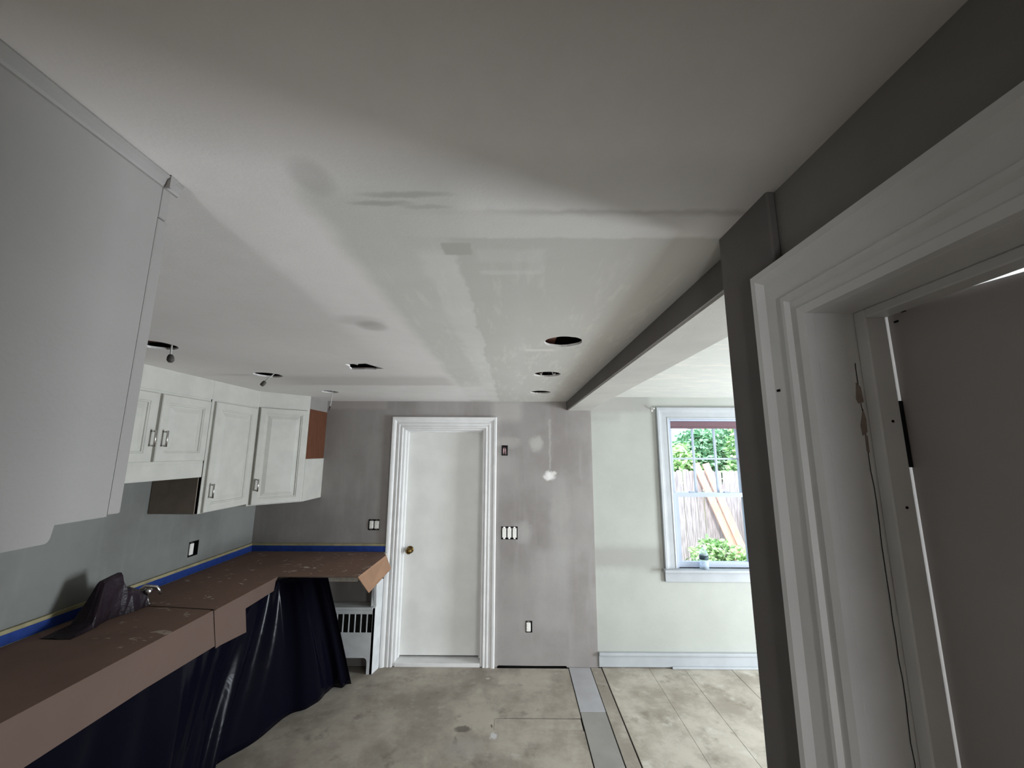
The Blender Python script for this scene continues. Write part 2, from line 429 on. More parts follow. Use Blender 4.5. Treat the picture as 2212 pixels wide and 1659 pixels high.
# partition between kitchen and adjoining room, with the near doorway
PY0, PY1, PZ = -.21, .610, 2.055
part = wall('wall_right', [(-3.28, 0), (PY0, 0), (PY0, PZ), (PY1, PZ), (PY1, 0), (.81, 0), (.81, ZT), (-3.28, ZT)], [],
            lambda u, v, w_: (XW + w_, u, v), .148, 'wall_near', 'dark plaster partition wall around the near doorway')
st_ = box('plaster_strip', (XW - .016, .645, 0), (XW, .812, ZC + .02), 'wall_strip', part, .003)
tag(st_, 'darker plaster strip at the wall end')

# ceilings with the cut-outs
sq = [(-.922, 2.10), (-.872, 2.092), (-.858, 2.118), (-.845, 2.09), (-.80, 2.08), (-.775, 2.15), (-.742, 2.215), (-.79, 2.222), (-.80, 2.238), (-.86, 2.232), (-.94, 2.24), (-.935, 2.19), (-.918, 2.16)]
LH = [(-1.615, 1.715, .082), (-1.540, 2.42, .080), (-1.475, 3.13, .062)]
RH = [(.214, 1.640, .081), (.207, 2.366, .081), (.215, 3.106, .081)]
bm = bmesh.new()
slab(bm, rect(XL, .53, -3.28, YR), [sq] + [circ(*h, jit=.003) for h in LH] + [circ(*h, n=36, jit=.0022) for h in RH], lambda u, v, w_: (u, v, ZC + w_), .010)
ceil = tag(bm_obj('ceiling', bm, 'ceiling'), 'patched white kitchen ceiling with cut-out holes', None, None, 'structure')
for x0, ya, yb in ((.17, 1.3, 3.7), (-.02, 1.3, 3.7)):
    box('joist', (x0 - .02 if x0 > 0 else x0, ya, ZC + .03), (x0 + .02, yb, ZC + .20), 'joist', ceil)
for y0 in (1.74, 2.45, 3.17):
    box('joist', (-2.3, y0, ZC + .03), (-.4, y0 + .04, ZC + .20), 'joist', ceil)
box('duct_panel', (-1.05, 1.98, ZC + .05), (-.65, 2.36, ZC + .07), simple('duct_metal', '4a5250', .6, .3, .3, 25), ceil)
bm = bmesh.new(); slab(bm, rect(.60, 4.25, -1.2, YD), [], lambda u, v, w_: (u, v, ZD + w_), .03)
tag(bm_obj('ceiling', bm, 'dceil'), 'bright smeared ceiling of the adjoining room', None, None, 'structure')
tag(box('roof', (XL - .12, -3.5, ZT), (4.45, 3.9, ZT + .1), 'roof'), 'roof deck over the rooms', None, None, 'structure')
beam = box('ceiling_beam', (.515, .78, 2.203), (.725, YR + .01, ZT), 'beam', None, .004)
tag(box('face_layer', (.505, .79, 2.206), (.515, YR, ZC), 'wall_strip', beam, .001), 'darker layer on the kitchen face')  # thin darker layer over the beam's kitchen side
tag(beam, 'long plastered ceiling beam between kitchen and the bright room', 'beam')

# floor: base with separate panels and patch boards
fl = tag(box('floor', (XL - .1, -3.4, -.12), (4.4, 3.86, -.012), 'dark'), 'worn subfloor of panels and patch boards', None, None, 'structure')
def panel(name, x0, x1, y0, y1, mat, z=0.0, g=.0016, label=None):
    o = box(name, (x0 + g, y0 + g, -.011), (x1 - g, y1 - g, z), mat, fl, .0012)
    if label: tag(o, label)
bm = bmesh.new()
slab(bm, [(XL, 1.452), (.4765, 1.452), (.4765, 2.949), (.22, 2.9525), (-.122, 2.954), (-.122, 3.074), (-.05, 3.079), (.4765, 3.081), (.4765, YR - .018), (-.13, YR - .018), (-.13, YR - .004), (XL, YR - .004)], [], lambda u, v, w_: (u, v, w_ - .011), .011)
bm_obj('floor_panel', bm, 'floor', fl)
panel('floor_panel', XL, .478, -3.3, 1.45, 'floor')
panel('patch_board', -.1215, .4735, 2.9535, 3.070, 'floor', -.0015, .001, 'grey filler board let into the floor')
panel('patch_board', .482, .664, 3.142, YR - .006, 'patch_a', .003, .001, 'pale board strip by the rear wall')
panel('patch_board', .482, .664, .82, 3.142, 'patch_b', .001, .002, 'grey board strip along the floor')
panel('patch_board', .668, .760, .82, YR, 'floor', 0, .0022, 'narrow board between two dark grooves')
xs = [.766, 1.165, 1.462, 1.86, 2.46, 3.06, 3.66, 4.25]
for a, b in zip(xs, xs[1:]):
    panel('floor_panel', a, b, 2.0, YD, 'dfloor', random.uniform(-.001, .001), .001)
    panel('floor_panel', a, b, -1.2, 2.0, 'dfloor', random.uniform(-.001, .001), .001)

# baseboard in the adjoining room
bb = tag(root('baseboard_rear', (2.5, YD, 0)), 'white baseboard below the window', None, None, 'structure')
box('board', (.742, YD - .018, .008), (4.25, YD, .099), 'win_trim', bb, .002)
box('cap_moulding', (.742, YD - .034, .099), (4.25, YD, .124), 'win_trim', bb, .006, 2)
box('shoe_moulding', (1.36, YD - .034, .0), (4.25, YD - .018, .018), MT['win_trim'], bb, .004)

# ------------------------------------------------------------------ rear door
PROF = [(0, 0), (0, .012), (.006, .017), (.016, .017), (.021, .012), (.030, .012), (.035, .018), (.046, .018), (.052, .012), (.066, .013), (.072, .021), (.084, .026), (.100, .027), (.106, .022), (.106, 0)]
def casing_y(name, yface, x0, x1, ztop, label, prof=PROF, right_k=.93):
    r_ = tag(root(name, ((x0 + x1) / 2, yface, 0)), label, None, None, 'structure')
    extr('casing_leg', prof, lambda u, w_, e: (x0 - u, yface - w_, 0 if e == 0 else ztop + u), (0, 1), 'trim_paint', r_)
    extr('casing_leg', prof, lambda u, w_, e: (x1 + u, yface - w_, 0 if e == 0 else ztop + u), (0, 1), 'trim_paint', r_)
    extr('casing_head', prof, lambda u, w_, e: (x0 - u if e == 0 else x1 + u, yface - w_, ztop + u), (0, 1), 'trim_paint', r_)
    return r_
casing_y('trim_1', YR, DX0, DX1, DZ, 'white moulded casing around the rear door')
d1 = tag(root('door_1', ((DX0 + DX1) / 2, YR + .1, 0)), 'plain white rear door with a brass knob', None, None, 'structure')
box('door_slab', (DX0 + .024, YR + .094, .045), (DX1 - .024, YR + .130, DZ - .024), 'white_paint', d1, .002)
for nm, lo, hi in (('jamb', (DX0, YR, 0), (DX0 + .02, YR + .14, DZ)), ('jamb', (DX1 - .02, YR, 0), (DX1, YR + .14, DZ)), ('head_jamb', (DX0 + .02, YR, DZ - .02), (DX1 - .02, YR + .14, DZ)),
                   ('door_stop', (DX0 + .02, YR + .055, .04), (DX0 + .036, YR + .092, DZ - .02)), ('door_stop', (DX1 - .036, YR + .055, .04), (DX1 - .02, YR + .092, DZ - .02)),
                   ('door_stop', (DX0 + .036, YR + .055, DZ - .036), (DX1 - .036, YR + .092, DZ - .02)), ('threshold', (DX0 + .02, YR - .01, 0), (DX1 - .02, YR + .14, .030))):
    box(nm, lo, hi, 'trim_paint', d1, .002)
bm = bmesh.new(); lathe(bm, (-.943, YR + .094, .925), [(.012, 0), (.011, -.03), (.020, -.036), (.027, -.048), (.028, -.058), (.022, -.068), (.008, -.072)], 24, 'y')
kb = bm_obj('knob', bm, 'brass', d1, True)
bm = bmesh.new(); lathe(bm, (-.943, YR + .094, .925), [(.033, 0), (.033, -.004), (.028, -.009), (.014, -.010)], 24, 'y')
bm_obj('rosette', bm, 'brass', kb, True)
box('panel', (DX0 - .2, YR + .16, 0), (DX1 + .2, YR + .17, 2.2), 'dark', d1)

# ------------------------------------------------------------------ near doorway (right)
r2 = tag(root('trim_2', (XW, .2, 0)), 'white moulded casing around the near doorway', None, None, 'structure')
P2 = [(0, 0), (0, .013), (.012, .016), (.016, .012), (.030, .012), (.034, .019), (.041, .019), (.046, .013), (.082, .016), (.092, .026), (.104, .026), (.107, .022), (.107, 0)]
YI, YN, ZI = .590, -.19, 2.035
extr('casing_leg', P2, lambda u, w_, e: (XW - .004 - w_, YI + u, 0 if e == 0 else ZI + u), (0, 1), 'trim_paint', r2)
extr('casing_leg', P2, lambda u, w_, e: (XW - .004 - w_, YN - u, 0 if e == 0 else ZI + u), (0, 1), 'trim_paint', r2)
extr('casing_head', P2, lambda u, w_, e: (XW - .004 - w_, YI + u if e == 0 else YN - u, ZI + u), (0, 1), 'trim_paint', r2)
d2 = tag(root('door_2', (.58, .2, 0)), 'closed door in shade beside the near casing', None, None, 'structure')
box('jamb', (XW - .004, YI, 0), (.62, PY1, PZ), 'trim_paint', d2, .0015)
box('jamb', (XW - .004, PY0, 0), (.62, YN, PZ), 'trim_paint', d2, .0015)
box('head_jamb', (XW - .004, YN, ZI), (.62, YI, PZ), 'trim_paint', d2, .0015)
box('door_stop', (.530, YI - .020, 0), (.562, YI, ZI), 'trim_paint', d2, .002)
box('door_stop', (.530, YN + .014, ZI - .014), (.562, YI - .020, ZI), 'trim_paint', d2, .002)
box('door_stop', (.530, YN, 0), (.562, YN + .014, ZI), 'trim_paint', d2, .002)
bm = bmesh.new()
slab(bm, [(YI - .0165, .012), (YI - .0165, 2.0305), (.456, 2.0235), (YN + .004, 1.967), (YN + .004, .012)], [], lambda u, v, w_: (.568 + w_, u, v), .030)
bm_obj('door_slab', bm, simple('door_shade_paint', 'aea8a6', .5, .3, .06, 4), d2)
box('strike_plate', (.5640, YI - .0190, 1.800), (.5675, YI - .0130, 1.895), 'black', d2)
# open joint and flaked paint along the jamb
bm = bmesh.new()
crk = [(.523, 1.955)]
z = 1.945
while z > 1.15:
    crk.append((.5235 + random.uniform(-.0012, .0012), z)); z -= .025
for (a, za), (b, zb) in zip(crk, crk[1:]):
    q = [bm.verts.new((a - .0006, YI - .0006, za)), bm.verts.new((a + .0006, YI - .0006, za)), bm.verts.new((b + .0006, YI - .0006, zb)), bm.verts.new((b - .0006, YI - .0006, zb))]
    bm.faces.new(q)
bm_obj('paint_crack', bm, 'dark', d2)
MT['flake'] = simple('bare_paint_flake', '94847a', .8, .1, .1, 60)
for L in ([(.520, 1.925), (.526, 1.918), (.527, 1.895), (.519, 1.893), (.5165, 1.90)], [(.5245, 1.885), (.527, 1.87), (.526, 1.85), (.5185, 1.845), (.5175, 1.86)], [(.522, 1.846), (.5255, 1.845), (.525, 1.82), (.5215, 1.822)]):
    bm = bmesh.new(); slab(bm, L, [], lambda u, v, w_: (u, YI - .0008 + w_, v), .0008); bm_obj('flaked_patch', bm, 'flake', d2)
for (y_, z_) in ((.664, 1.924),):
    bm = bmesh.new(); lathe(bm, (XW - .0195, y_, z_), [(.0022, -.003), (.0022, .003)], 10, 'y'); bm_obj('nail_hole', bm, 'dark', r2)
for (x_, z_) in ((.548, 1.745), (.5475, 1.865)):
    bm = bmesh.new(); lathe(bm, (x_, YI - .0206, z_), [(.0020, 0), (.0020, .002)], 10, 'y'); bm_obj('nail_hole', bm, 'dark', d2)
for (y_, z_) in ((.561, 2.012), (.548, 2.0235)):
    box('nail_hole', (.5665, y_ - .003, z_ - .0012), (.569, y_ + .003, z_ + .0012), 'dark', d2)

# ------------------------------------------------------------------ window
win = tag(root('window_1', ((WX0 + WX1) / 2, YD, WZ0)), 'white double hung window looking onto the fenced garden', None, None, 'structure')
r3 = tag(root('trim_3', ((WX0 + WX1) / 2, YD, 0)), 'white casing, sill and apron around the window', None, None, 'structure')
P3 = [(0, 0), (0, .012), (.010, .016), (.02, .012), (.060, .013), (.078, .016), (.086, .024), (.105, .025), (.112, .018), (.112, 0)]
WT = 2.128
extr('casing_leg', P3, lambda u, w_, e: (WX0 - u, YD - w_, .785 if e == 0 else WT + u), (0, 1), 'win_trim', r3)
extr('casing_leg', P3, lambda u, w_, e: (WX1 + u, YD - w_, .785 if e == 0 else WT + u), (0, 1), 'win_trim', r3)
extr('casing_head', P3, lambda u, w_, e: (WX0 - u if e == 0 else WX1 + u, YD - w_, WT + u), (0, 1), 'win_trim', r3)
box('sill', (WX0 - .13, YD - .065, .775), (WX1 + .13, YD + .12, .800), 'win_trim', r3, .004)
box('apron', (WX0 - .115, YD - .020, .690), (WX1 + .115, YD, .775), 'win_trim', r3, .003)
for nm, lo, hi in (('jamb', (WX0, YD, WZ0), (WX0 + .022, YD + .13, WZ1)), ('jamb', (WX1 - .022, YD, WZ0), (WX1, YD + .13, WZ1)), ('head_jamb', (WX0 + .022, YD, WZ1 - .02), (WX1 - .022, YD + .13, WZ1))):
    box(nm, lo, hi, 'vinyl', win, .002)
GX0, GX1 = WX0 + .022, WX1 - .022
def sash(name, y0, y1, z0, z1, st, top, bot, cols, rows):
    bm = bmesh.new()
    slab(bm, rect(GX0, GX1, z0, z1), [rect(GX0 + st, GX1 - st, z0 + bot, z1 - top)], lambda u, v, w_: (u, y0 + w_, v), y1 - y0)
    s_ = bm_obj(name, bm, 'vinyl', win)
    gx0, gx1, gz0, gz1 = GX0 + st, GX1 - st, z0 + bot, z1 - top
    box('pane', (gx0, (y0 + y1) / 2 - .002, gz0), (gx1, (y0 + y1) / 2 + .002, gz1), 'glass', s_)
    for k in range(1, cols):
        x = gx0 + (gx1 - gx0) * k / cols; box('muntin', (x - .0085, y0 + .008, gz0), (x + .0085, y1 - .008, gz1), 'vinyl', s_)
    for k in range(1, rows):
        z_ = gz0 + (gz1 - gz0) * k / rows; box('muntin', (gx0, y0 + .009, z_ - .0085), (gx1, y1 - .009, z_ + .0085), 'vinyl', s_)
sash('upper_sash', YD + .062, YD + .098, 1.412, WZ1 - .02, .030, .040, .036, 3, 2)
sash('lower_sash', YD + .022, YD + .058, WZ0 + .002, 1.450, .040, .038, .046, 1, 1)
for x in (1.66, 1.98):
    box('sash_lock', (x - .025, YD + .026, 1.450), (x + .025, YD + .052, 1.462), 'vinyl', win, .003)
sh = root('roller_shade', ((GX0 + GX1) / 2, YD + .03, 2.04), 'rolled up brownish purple shade at the top of the window', 'window shade')
bm = bmesh.new(); tube(bm, [(GX0 + .004, YD + .03, 2.085), (GX1 - .004, YD + .03, 2.085)], .021, 16); bm_obj('roll', bm, 'shade', sh, True)
box('fabric', (GX0 + .004, YD + .008, 2.052), (GX1 - .004, YD + .011, 2.106), 'shade', sh)
box('hem_bar', (GX0 + .004, YD + .004, 2.038), (GX1 - .004, YD + .015, 2.054), 'shade', sh, .003)
cb = root('curtain_bracket', (1.325, YD, 2.21), 'small white curtain bracket left of the window top', 'bracket')
box('plate', (1.310, YD - .004, 2.195), (1.330, YD, 2.235), 'trim_paint', cb, .001)
bm = bmesh.new(); tube(bm, [(1.32, YD - .003, 2.218), (1.32, YD - .035, 2.222), (1.332, YD - .040, 2.226)], .006, 8); bm_obj('hook', bm, 'trim_paint', cb, True)
bt = root('water_bottle', (1.70, YD - .020, .8), 'clear plastic water bottle with a dark label on the window sill', 'bottle')
bm = bmesh.new(); lathe(bm, (1.70, YD - .020, .8), [(.032, 0), (.038, .004), (.038, .055), (.035, .06), (.038, .066), (.038, .125), (.030, .15), (.013, .172), (.012, .184)], 24); bm_obj('bottle_body', bm, 'bottle', bt, True)
bm = bmesh.new(); lathe(bm, (1.70, YD - .020, .8), [(.0140, .184), (.0140, .198), (.0125, .200)], 20); bm_obj('cap', bm, 'device', bt, True)
bm = bmesh.new(); lathe(bm, (1.70, YD - .020, .8), [(.0386, .082), (.0386, .118)], 24); bm_obj('label', bm, simple('bottle_label', '41545c', .5, .3, .5, 40), bt, True)

# ------------------------------------------------------------------ electrical boxes
def elec(name, b, axis, face, label, devices, cat='outlet'):
    u0, u1, v0, v1 = b
    if axis == 'y': f = lambda u, v, w_: (u, face + w_, v)
    else: f = lambda u, v, w_: (face - w_, u, v)
    r_ = root(name, f((u0 + u1) / 2, v0, 0), label, cat)
    def bx(nm, a0, a1, c0, c1, w0, w1, mat, bev=0, par=None):
        p, q = f(a0, c0, w0), f(a1, c1, w1)
        lo = [min(p[i], q[i]) for i in range(3)]; hi = [max(p[i], q[i]) for i in range(3)]
        return box(nm, lo, hi, mat, par or r_, bev)
    t_ = .004
    bm = bmesh.new()
    for a0, a1, c0, c1, w0, w1 in ((u0, u0 + t_, v0, v1, -.002, .06), (u1 - t_, u1, v0, v1, -.002, .06), (u0, u1, v0, v0 + t_, -.002, .06), (u0, u1, v1 - t_, v1, -.002, .06), (u0, u1, v0, v1, .055, .06)):
        p, q = f(a0, c0, w0), f(a1, c1, w1)
        add_box(bm, [min(p[i], q[i]) for i in range(3)], [max(p[i], q[i]) for i in range(3)])
    bm_obj('box', bm, 'black', r_)
    for (kind, a0, a1, c0, c1) in devices:
        if kind == 'switch':
            d_ = bx('switch', a0, a1, c0, c1, -.006, .03, 'device', .0015)
            bx('yoke', (a0 + a1) / 2 - .008, (a0 + a1) / 2 + .008, c0 - .012, c1 + .012, -.001, .002, 'chrome', 0, d_)
        elif kind == 'outlet':
            d_ = bx('receptacle', a0, a1, c0, c1, -.006, .03, 'device', .0015)
            m_ = (c0 + c1) / 2
            for cc in (m_ - .014, m_ + .014):
                bx('socket_face', a0 + .005, a1 - .005, cc - .010, cc + .010, -.0085, -.005, 'device', .001, d_)
            bx('yoke', (a0 + a1) / 2 - .008, (a0 + a1) / 2 + .008, c0 - .010, c1 + .010, -.001, .002, 'chrome', 0, d_)
        else:
            bm = bmesh.new()
            n_ = 5
            for i in range(n_):
                uu = a0 + (a1 - a0) * (i + .5) / n_
                tube(bm, [f(uu, c1, .05), f(uu + random.uniform(-.004, .004), (c0 + c1) / 2 + .01, random.uniform(-.004, .01)), f(uu + random.uniform(-.006, .006), c0, .02)], .0028, 6)
            bm_obj('wires', bm, 'pink_wire', r_, True)
    return r_
b = BOX['out_high']; elec('junction_box', b, 'y', YR, 'open black wall box with loose pink wires high beside the door casing', [('wires', b[0] + .016, b[1] - .016, b[2] + .008, b[3] - .006)], 'junction box')
b = BOX['sw3']; elec('switch_box', b, 'y', YR, 'black three gang box with three uncovered white switches right of the door', [('switch', b[0] + .009 + k * .0465, b[0] + .045 + k * .0465, b[2] + .016, b[3] - .014) for k in range(3)], 'switch')
b = BOX['out_low']; elec('outlet_box', b, 'y', YR, 'uncovered white outlet in a black box low on the wall right of the door', [('outlet', b[0] + .005, b[1] - .014, b[2] + .009, b[3] - .014)])
b = BOX['out_two']; elec('outlet_box', b, 'y', YR, 'two gang black box with two white outlets left of the door', [('outlet', b[0] + .010, b[0] + .044, b[2] + .014, b[3] - .014), ('outlet', b[0] + .056, b[1] - .003, b[2] + .014, b[3] - .014)])
b = LB; elec('outlet_box', b, 'x', XL, 'half empty black box with one white outlet on the dark left wall', [('outlet', b[0] + .006, b[0] + .042, b[2] + .014, b[3] - .014)])

# ------------------------------------------------------------------ cabinets
def raised_door(name, o, ud, wd, W_, H_, parent, mat='cab_paint', t_=.020, fr=.058):
    """raised panel door: o lower corner, ud width direction, wd outward"""
    o, ud, wd = Vector(o), Vector(ud).normalized(), Vector(wd).normalized(); vd = Vector((0, 0, 1))
    bm = bmesh.new()
    loops = [(0, 0), (0, t_ - .004), (.004, t_), (fr - .010, t_), (fr - .006, t_ - .004), (fr, t_ - .004), (fr + .002, t_ - .010), (fr + .010, t_ - .010), (fr + .034, t_ - .002), (fr + .038, t_ - .001)]
    R_ = []
    for i_, w_ in loops:
        R_.append([bm.verts.new(o + ud * a + vd * c + wd * w_) for a, c in ((i_, i_), (W_ - i_, i_), (W_ - i_, H_ - i_), (i_, H_ - i_))])
    for A, B in zip(R_, R_[1:]):
        for k in range(4): bm.faces.new((A[k], A[(k + 1) % 4], B[(k + 1) % 4], B[k]))
    bm.faces.new(R_[-1]); bm.faces.new(R_[0][::-1])
    return bm_obj(name, bm, mat, parent)
def handle(door, p0, p1, wd, off=.028):
    p0, p1, wd = Vector(p0), Vector(p1), Vector(wd).normalized()
    bm = bmesh.new()
    d = (p1 - p0).normalized()
    tube(bm, [p0 - d * .006 + wd * off, p1 + d * .006 + wd * off], .0055, 10)
    tube(bm, [p0, p0 + wd * off], .005, 8); tube(bm, [p1, p1 + wd * off], .005, 8)
    return bm_obj('handle', bm, 'chrome', door, True)

XF = -2.03     # cabinet front plane
UX = (0, 1, 0); WX = (1, 0, 0)
c1 = root('wall_cabinet', (-2.19, 2.24, 1.645), 'short white wall cabinet with two doors and bar handles', 'cabinet', None)
boxes('body', [((XL + .002, 1.858, 1.72), (XF - .002, 2.620, 2.155))], 'cab_paint', c1, .002)
box('face_frame', (XF - .02, 1.858, 1.72), (XF, 2.620, 2.155), 'cab_paint', c1, .001)
box('valance', (XF - .018, 1.858, 1.645), (XF + .001, 2.622, 1.735), 'cab_paint', c1, .002)
box('top_filler', (XF - .02, 1.858, 2.155), (XF + .001, 2.628, ZC), 'cab_paint', c1, .001)
da = raised_door('door', (XF, 1.872, 1.752), UX, WX, .342, .386, c1); handle(da, (XF + .02, 2.192, 1.842), (XF + .02, 2.192, 1.922), WX)
db = raised_door('door', (XF, 2.238, 1.752), UX, WX, .366, .386, c1); handle(db, (XF + .02, 2.268, 1.842), (XF + .02, 2.268, 1.922), WX)
c2 = root('wall_cabinet', (-2.19, 2.86, 1.41), 'tall white wall cabinet with a single door next to the corner cabinet', 'cabinet', None)
box('body', (XL + .002, 2.630, 1.412), (XF - .002, 3.095, 2.155), 'cab_paint', c2, .002)
tag(box('side_panel', (XL + .004, 2.626, 1.412), (XF - .022, 2.630, 1.72), simple('brown_side', '857a70', .8, .1, .12, 8), c2), 'darker brownish near side')  # thin darker brown layer over the cabinet's near side
box('face_frame', (XF - .02, 2.630, 1.412), (XF, 3.095, 2.155), 'cab_paint', c2, .001)
box('top_filler', (XF - .02, 2.629, 2.155), (XF + .001, 3.10, ZC), 'cab_paint', c2, .001)
dc = raised_door('door', (XF, 2.652, 1.416), UX, WX, .430, .728, c2); handle(dc, (XF + .02, 2.680, 1.512), (XF + .02, 2.680, 1.592), WX)
# diagonal corner cabinet
A = Vector((XF, 3.120, 0)); B = Vector((-1.765, 3.400, 0))
c3 = root('corner_cabinet', (-2.05, 3.5, 1.40), 'diagonal white corner cabinet with bare brown wood on its side', 'cabinet', None)
bm = bmesh.new(); slab(bm, [(XL + .002, 3.10), (XF, 3.10), (A.x, A.y), (B.x, B.y), (-1.772, 3.41), (-1.772, YR - .002), (XL + .002, YR - .002)], [], lambda u, v, w_: (u, v, 1.398 + w_), 2.155 - 1.398)
bm_obj('body', bm, 'cab_paint', c3)
bm = bmesh.new(); slab(bm, [(XF - .02, 3.10), (XF + .001, 3.10), (A.x + .001, A.y), (B.x, B.y), (B.x - .02, B.y), (A.x - .02, A.y + .01)], [], lambda u, v, w_: (u, v, 2.155 + w_), ZC - 2.155)
bm_obj('top_filler', bm, 'cab_paint', c3)
ud = (B - A).normalized(); wd = Vector((ud.y, -ud.x, 0)); L_ = (B - A).length
o_ = A + ud * .012; o_.z = 1.404
dd = raised_door('door', o_, ud, wd, L_ - .03, .752, c3, fr=.05)
hp = A + ud * .042 + wd * .02
handle(dd, (hp.x, hp.y, 1.512), (hp.x, hp.y, 1.592), wd)
tag(box('side_panel', (-1.773, 3.40, 1.398), (-1.762, YR - .001, 1.748), 'cab_paint', c3, .001), 'white painted lower side')
tag(box('side_panel', (-1.771, 3.402, 1.748), (-1.766, YR - .001, 2.175), 'wood_raw', c3), 'bare brown wood upper side')
tag(box('side_filler', (-1.775, 3.405, 2.175), (-1.768, YR - .001, ZC), MT['wall_near'], c3), 'grey plastered strip above the bare wood')
# tall cabinet side close to the camera
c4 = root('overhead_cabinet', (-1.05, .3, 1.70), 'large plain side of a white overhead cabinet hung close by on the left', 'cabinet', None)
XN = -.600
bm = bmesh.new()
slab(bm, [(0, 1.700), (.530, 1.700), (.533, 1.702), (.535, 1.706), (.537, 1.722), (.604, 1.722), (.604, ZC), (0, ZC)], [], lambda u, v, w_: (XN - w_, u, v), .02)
bm_obj('side_panel', bm, 'near_cab_shaded', c4)
box('body', (-1.5, .0, 1.72), (XN - .02, .600, ZC), 'near_cab_shaded', c4)
box('top_rail', (-1.5, .604, 2.208), (XN, .622, ZC), 'near_cab_shaded', c4, .002)
box('door', (-1.04, .6042, 1.724), (XN + .0005, .624, 2.206), 'near_cab_shaded', c4, .003, 2)
box('door', (-1.495, .606, 1.722), (-1.046, .624, 2.205), 'near_cab_shaded', c4, .004, 2)
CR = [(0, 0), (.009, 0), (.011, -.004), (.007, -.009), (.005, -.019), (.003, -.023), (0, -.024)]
extr('crown_moulding', CR, lambda u, w_, e: (XN + u, (.0, .632)[e], ZC + w_), (0, 1), 'near_cab_shaded', c4)
extr('crown_moulding', CR, lambda u, w_, e: ((-1.5, XN + .012)[e], .604 + u * 1.4, ZC + w_), (0, 1), 'near_cab_shaded', c4)

# ------------------------------------------------------------------ counter
ct = root('countertop', (-2.0, 2.4, .885), 'L shaped counter covered by cardboard along the left and rear walls', 'counter')
bm = bmesh.new()
Lp = [(XL, .95), (-1.722, .95), (-1.722, 3.036), (-1.118, 3.036), (-1.118, YR), (XL, YR)]
slab(bm, Lp, [], lambda u, v, w_: (u, v, .888 + w_), .037); bm_obj('worktop', bm, 'counter_edge', ct)
box('backsplash', (XL, .95, .925), (XL + .018, YR, .998), 'cream', ct, .002)
box('backsplash', (XL + .018, YR - .018, .925), (-1.118, YR, .998), 'cream', ct, .002)
def strip(name, lo, hi, label):
    tag(box(name, lo, hi, 'blue_tape'), label, 'tape')
strip('painters_tape', (XL + .018, .95, .931), (XL + .020, YR - .021, .980), 'blue tape strip running along the left wall backsplash')
strip('painters_tape', (XL + .020, YR - .020, .931), (-1.114, YR - .018, .980), 'blue tape strip along the rear wall backsplash')

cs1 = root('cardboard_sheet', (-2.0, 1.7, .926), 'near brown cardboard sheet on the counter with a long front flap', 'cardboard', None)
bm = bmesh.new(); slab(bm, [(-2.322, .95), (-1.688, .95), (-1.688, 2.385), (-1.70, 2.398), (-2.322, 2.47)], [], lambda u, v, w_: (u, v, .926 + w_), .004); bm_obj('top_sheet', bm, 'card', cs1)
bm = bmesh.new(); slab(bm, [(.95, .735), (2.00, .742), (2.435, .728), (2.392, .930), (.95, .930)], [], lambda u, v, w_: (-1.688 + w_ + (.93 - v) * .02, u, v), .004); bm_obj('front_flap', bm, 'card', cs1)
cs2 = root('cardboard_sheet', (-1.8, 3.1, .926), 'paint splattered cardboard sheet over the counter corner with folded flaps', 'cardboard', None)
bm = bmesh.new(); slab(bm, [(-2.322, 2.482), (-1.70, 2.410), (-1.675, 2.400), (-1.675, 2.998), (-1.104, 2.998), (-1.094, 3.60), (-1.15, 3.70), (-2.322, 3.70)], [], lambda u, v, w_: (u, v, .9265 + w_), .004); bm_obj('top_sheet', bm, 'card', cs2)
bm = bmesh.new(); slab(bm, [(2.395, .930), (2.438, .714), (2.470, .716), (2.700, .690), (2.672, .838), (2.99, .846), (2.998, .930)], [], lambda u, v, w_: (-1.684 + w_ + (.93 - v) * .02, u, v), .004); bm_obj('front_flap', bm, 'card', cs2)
bm = bmesh.new()
q = [(-1.104, 2.998, .930), (-1.094, 3.600, .930), (-1.048, 3.612, .815), (-1.022, 3.010, .822)]
vt = [bm.verts.new(p) for p in q]; vb = [bm.verts.new((p[0] - .003, p[1], p[2] - .003)) for p in q]
bm.faces.new(vt); bm.faces.new(vb[::-1])
for k in range(4): bm.faces.new((vt[k], vt[(k + 1) % 4], vb[(k + 1) % 4], vb[k]))
bm_obj('end_flap', bm, 'card_pale', cs2)

# black plastic sheet hung from the counter edge
def lerp_path(P, s):
    d = [0]
    for a, b_ in zip(P, P[1:]): d.append(d[-1] + (Vector(b_) - Vector(a)).length)
    x = s * d[-1]
    for i in range(len(P) - 1):
        if x <= d[i + 1] or i == len(P) - 2:
            k = (x - d[i]) / (d[i + 1] - d[i]); return Vector(P[i]).lerp(Vector(P[i + 1]), k)
TOP = [(-1.702, .95, .88), (-1.702, 2.2, .88), (-1.702, 2.96, .885), (-1.665, 2.997, .918), (-1.52, 2.993, .926), (-1.315, 2.993, .926)]
BOT = [(-1.735, .95, .004), (-1.725, 2.2, .004), (-1.71, 2.60, .004), (-1.56, 3.02, .004), (-1.42, 3.33, .004), (-1.275, 3.47, .006)]
ns, nt = 220, 26
bm = bmesh.new(); G = []
def keyed(P, s):   # same key parameters for both paths
    K = [0, .40, .66, .72, .84, 1.0]
    for i in range(5):
        if s <= K[i + 1] or i == 4:
            k = (s - K[i]) / (K[i + 1] - K[i]); return Vector(P[i]).lerp(Vector(P[i + 1]), k)
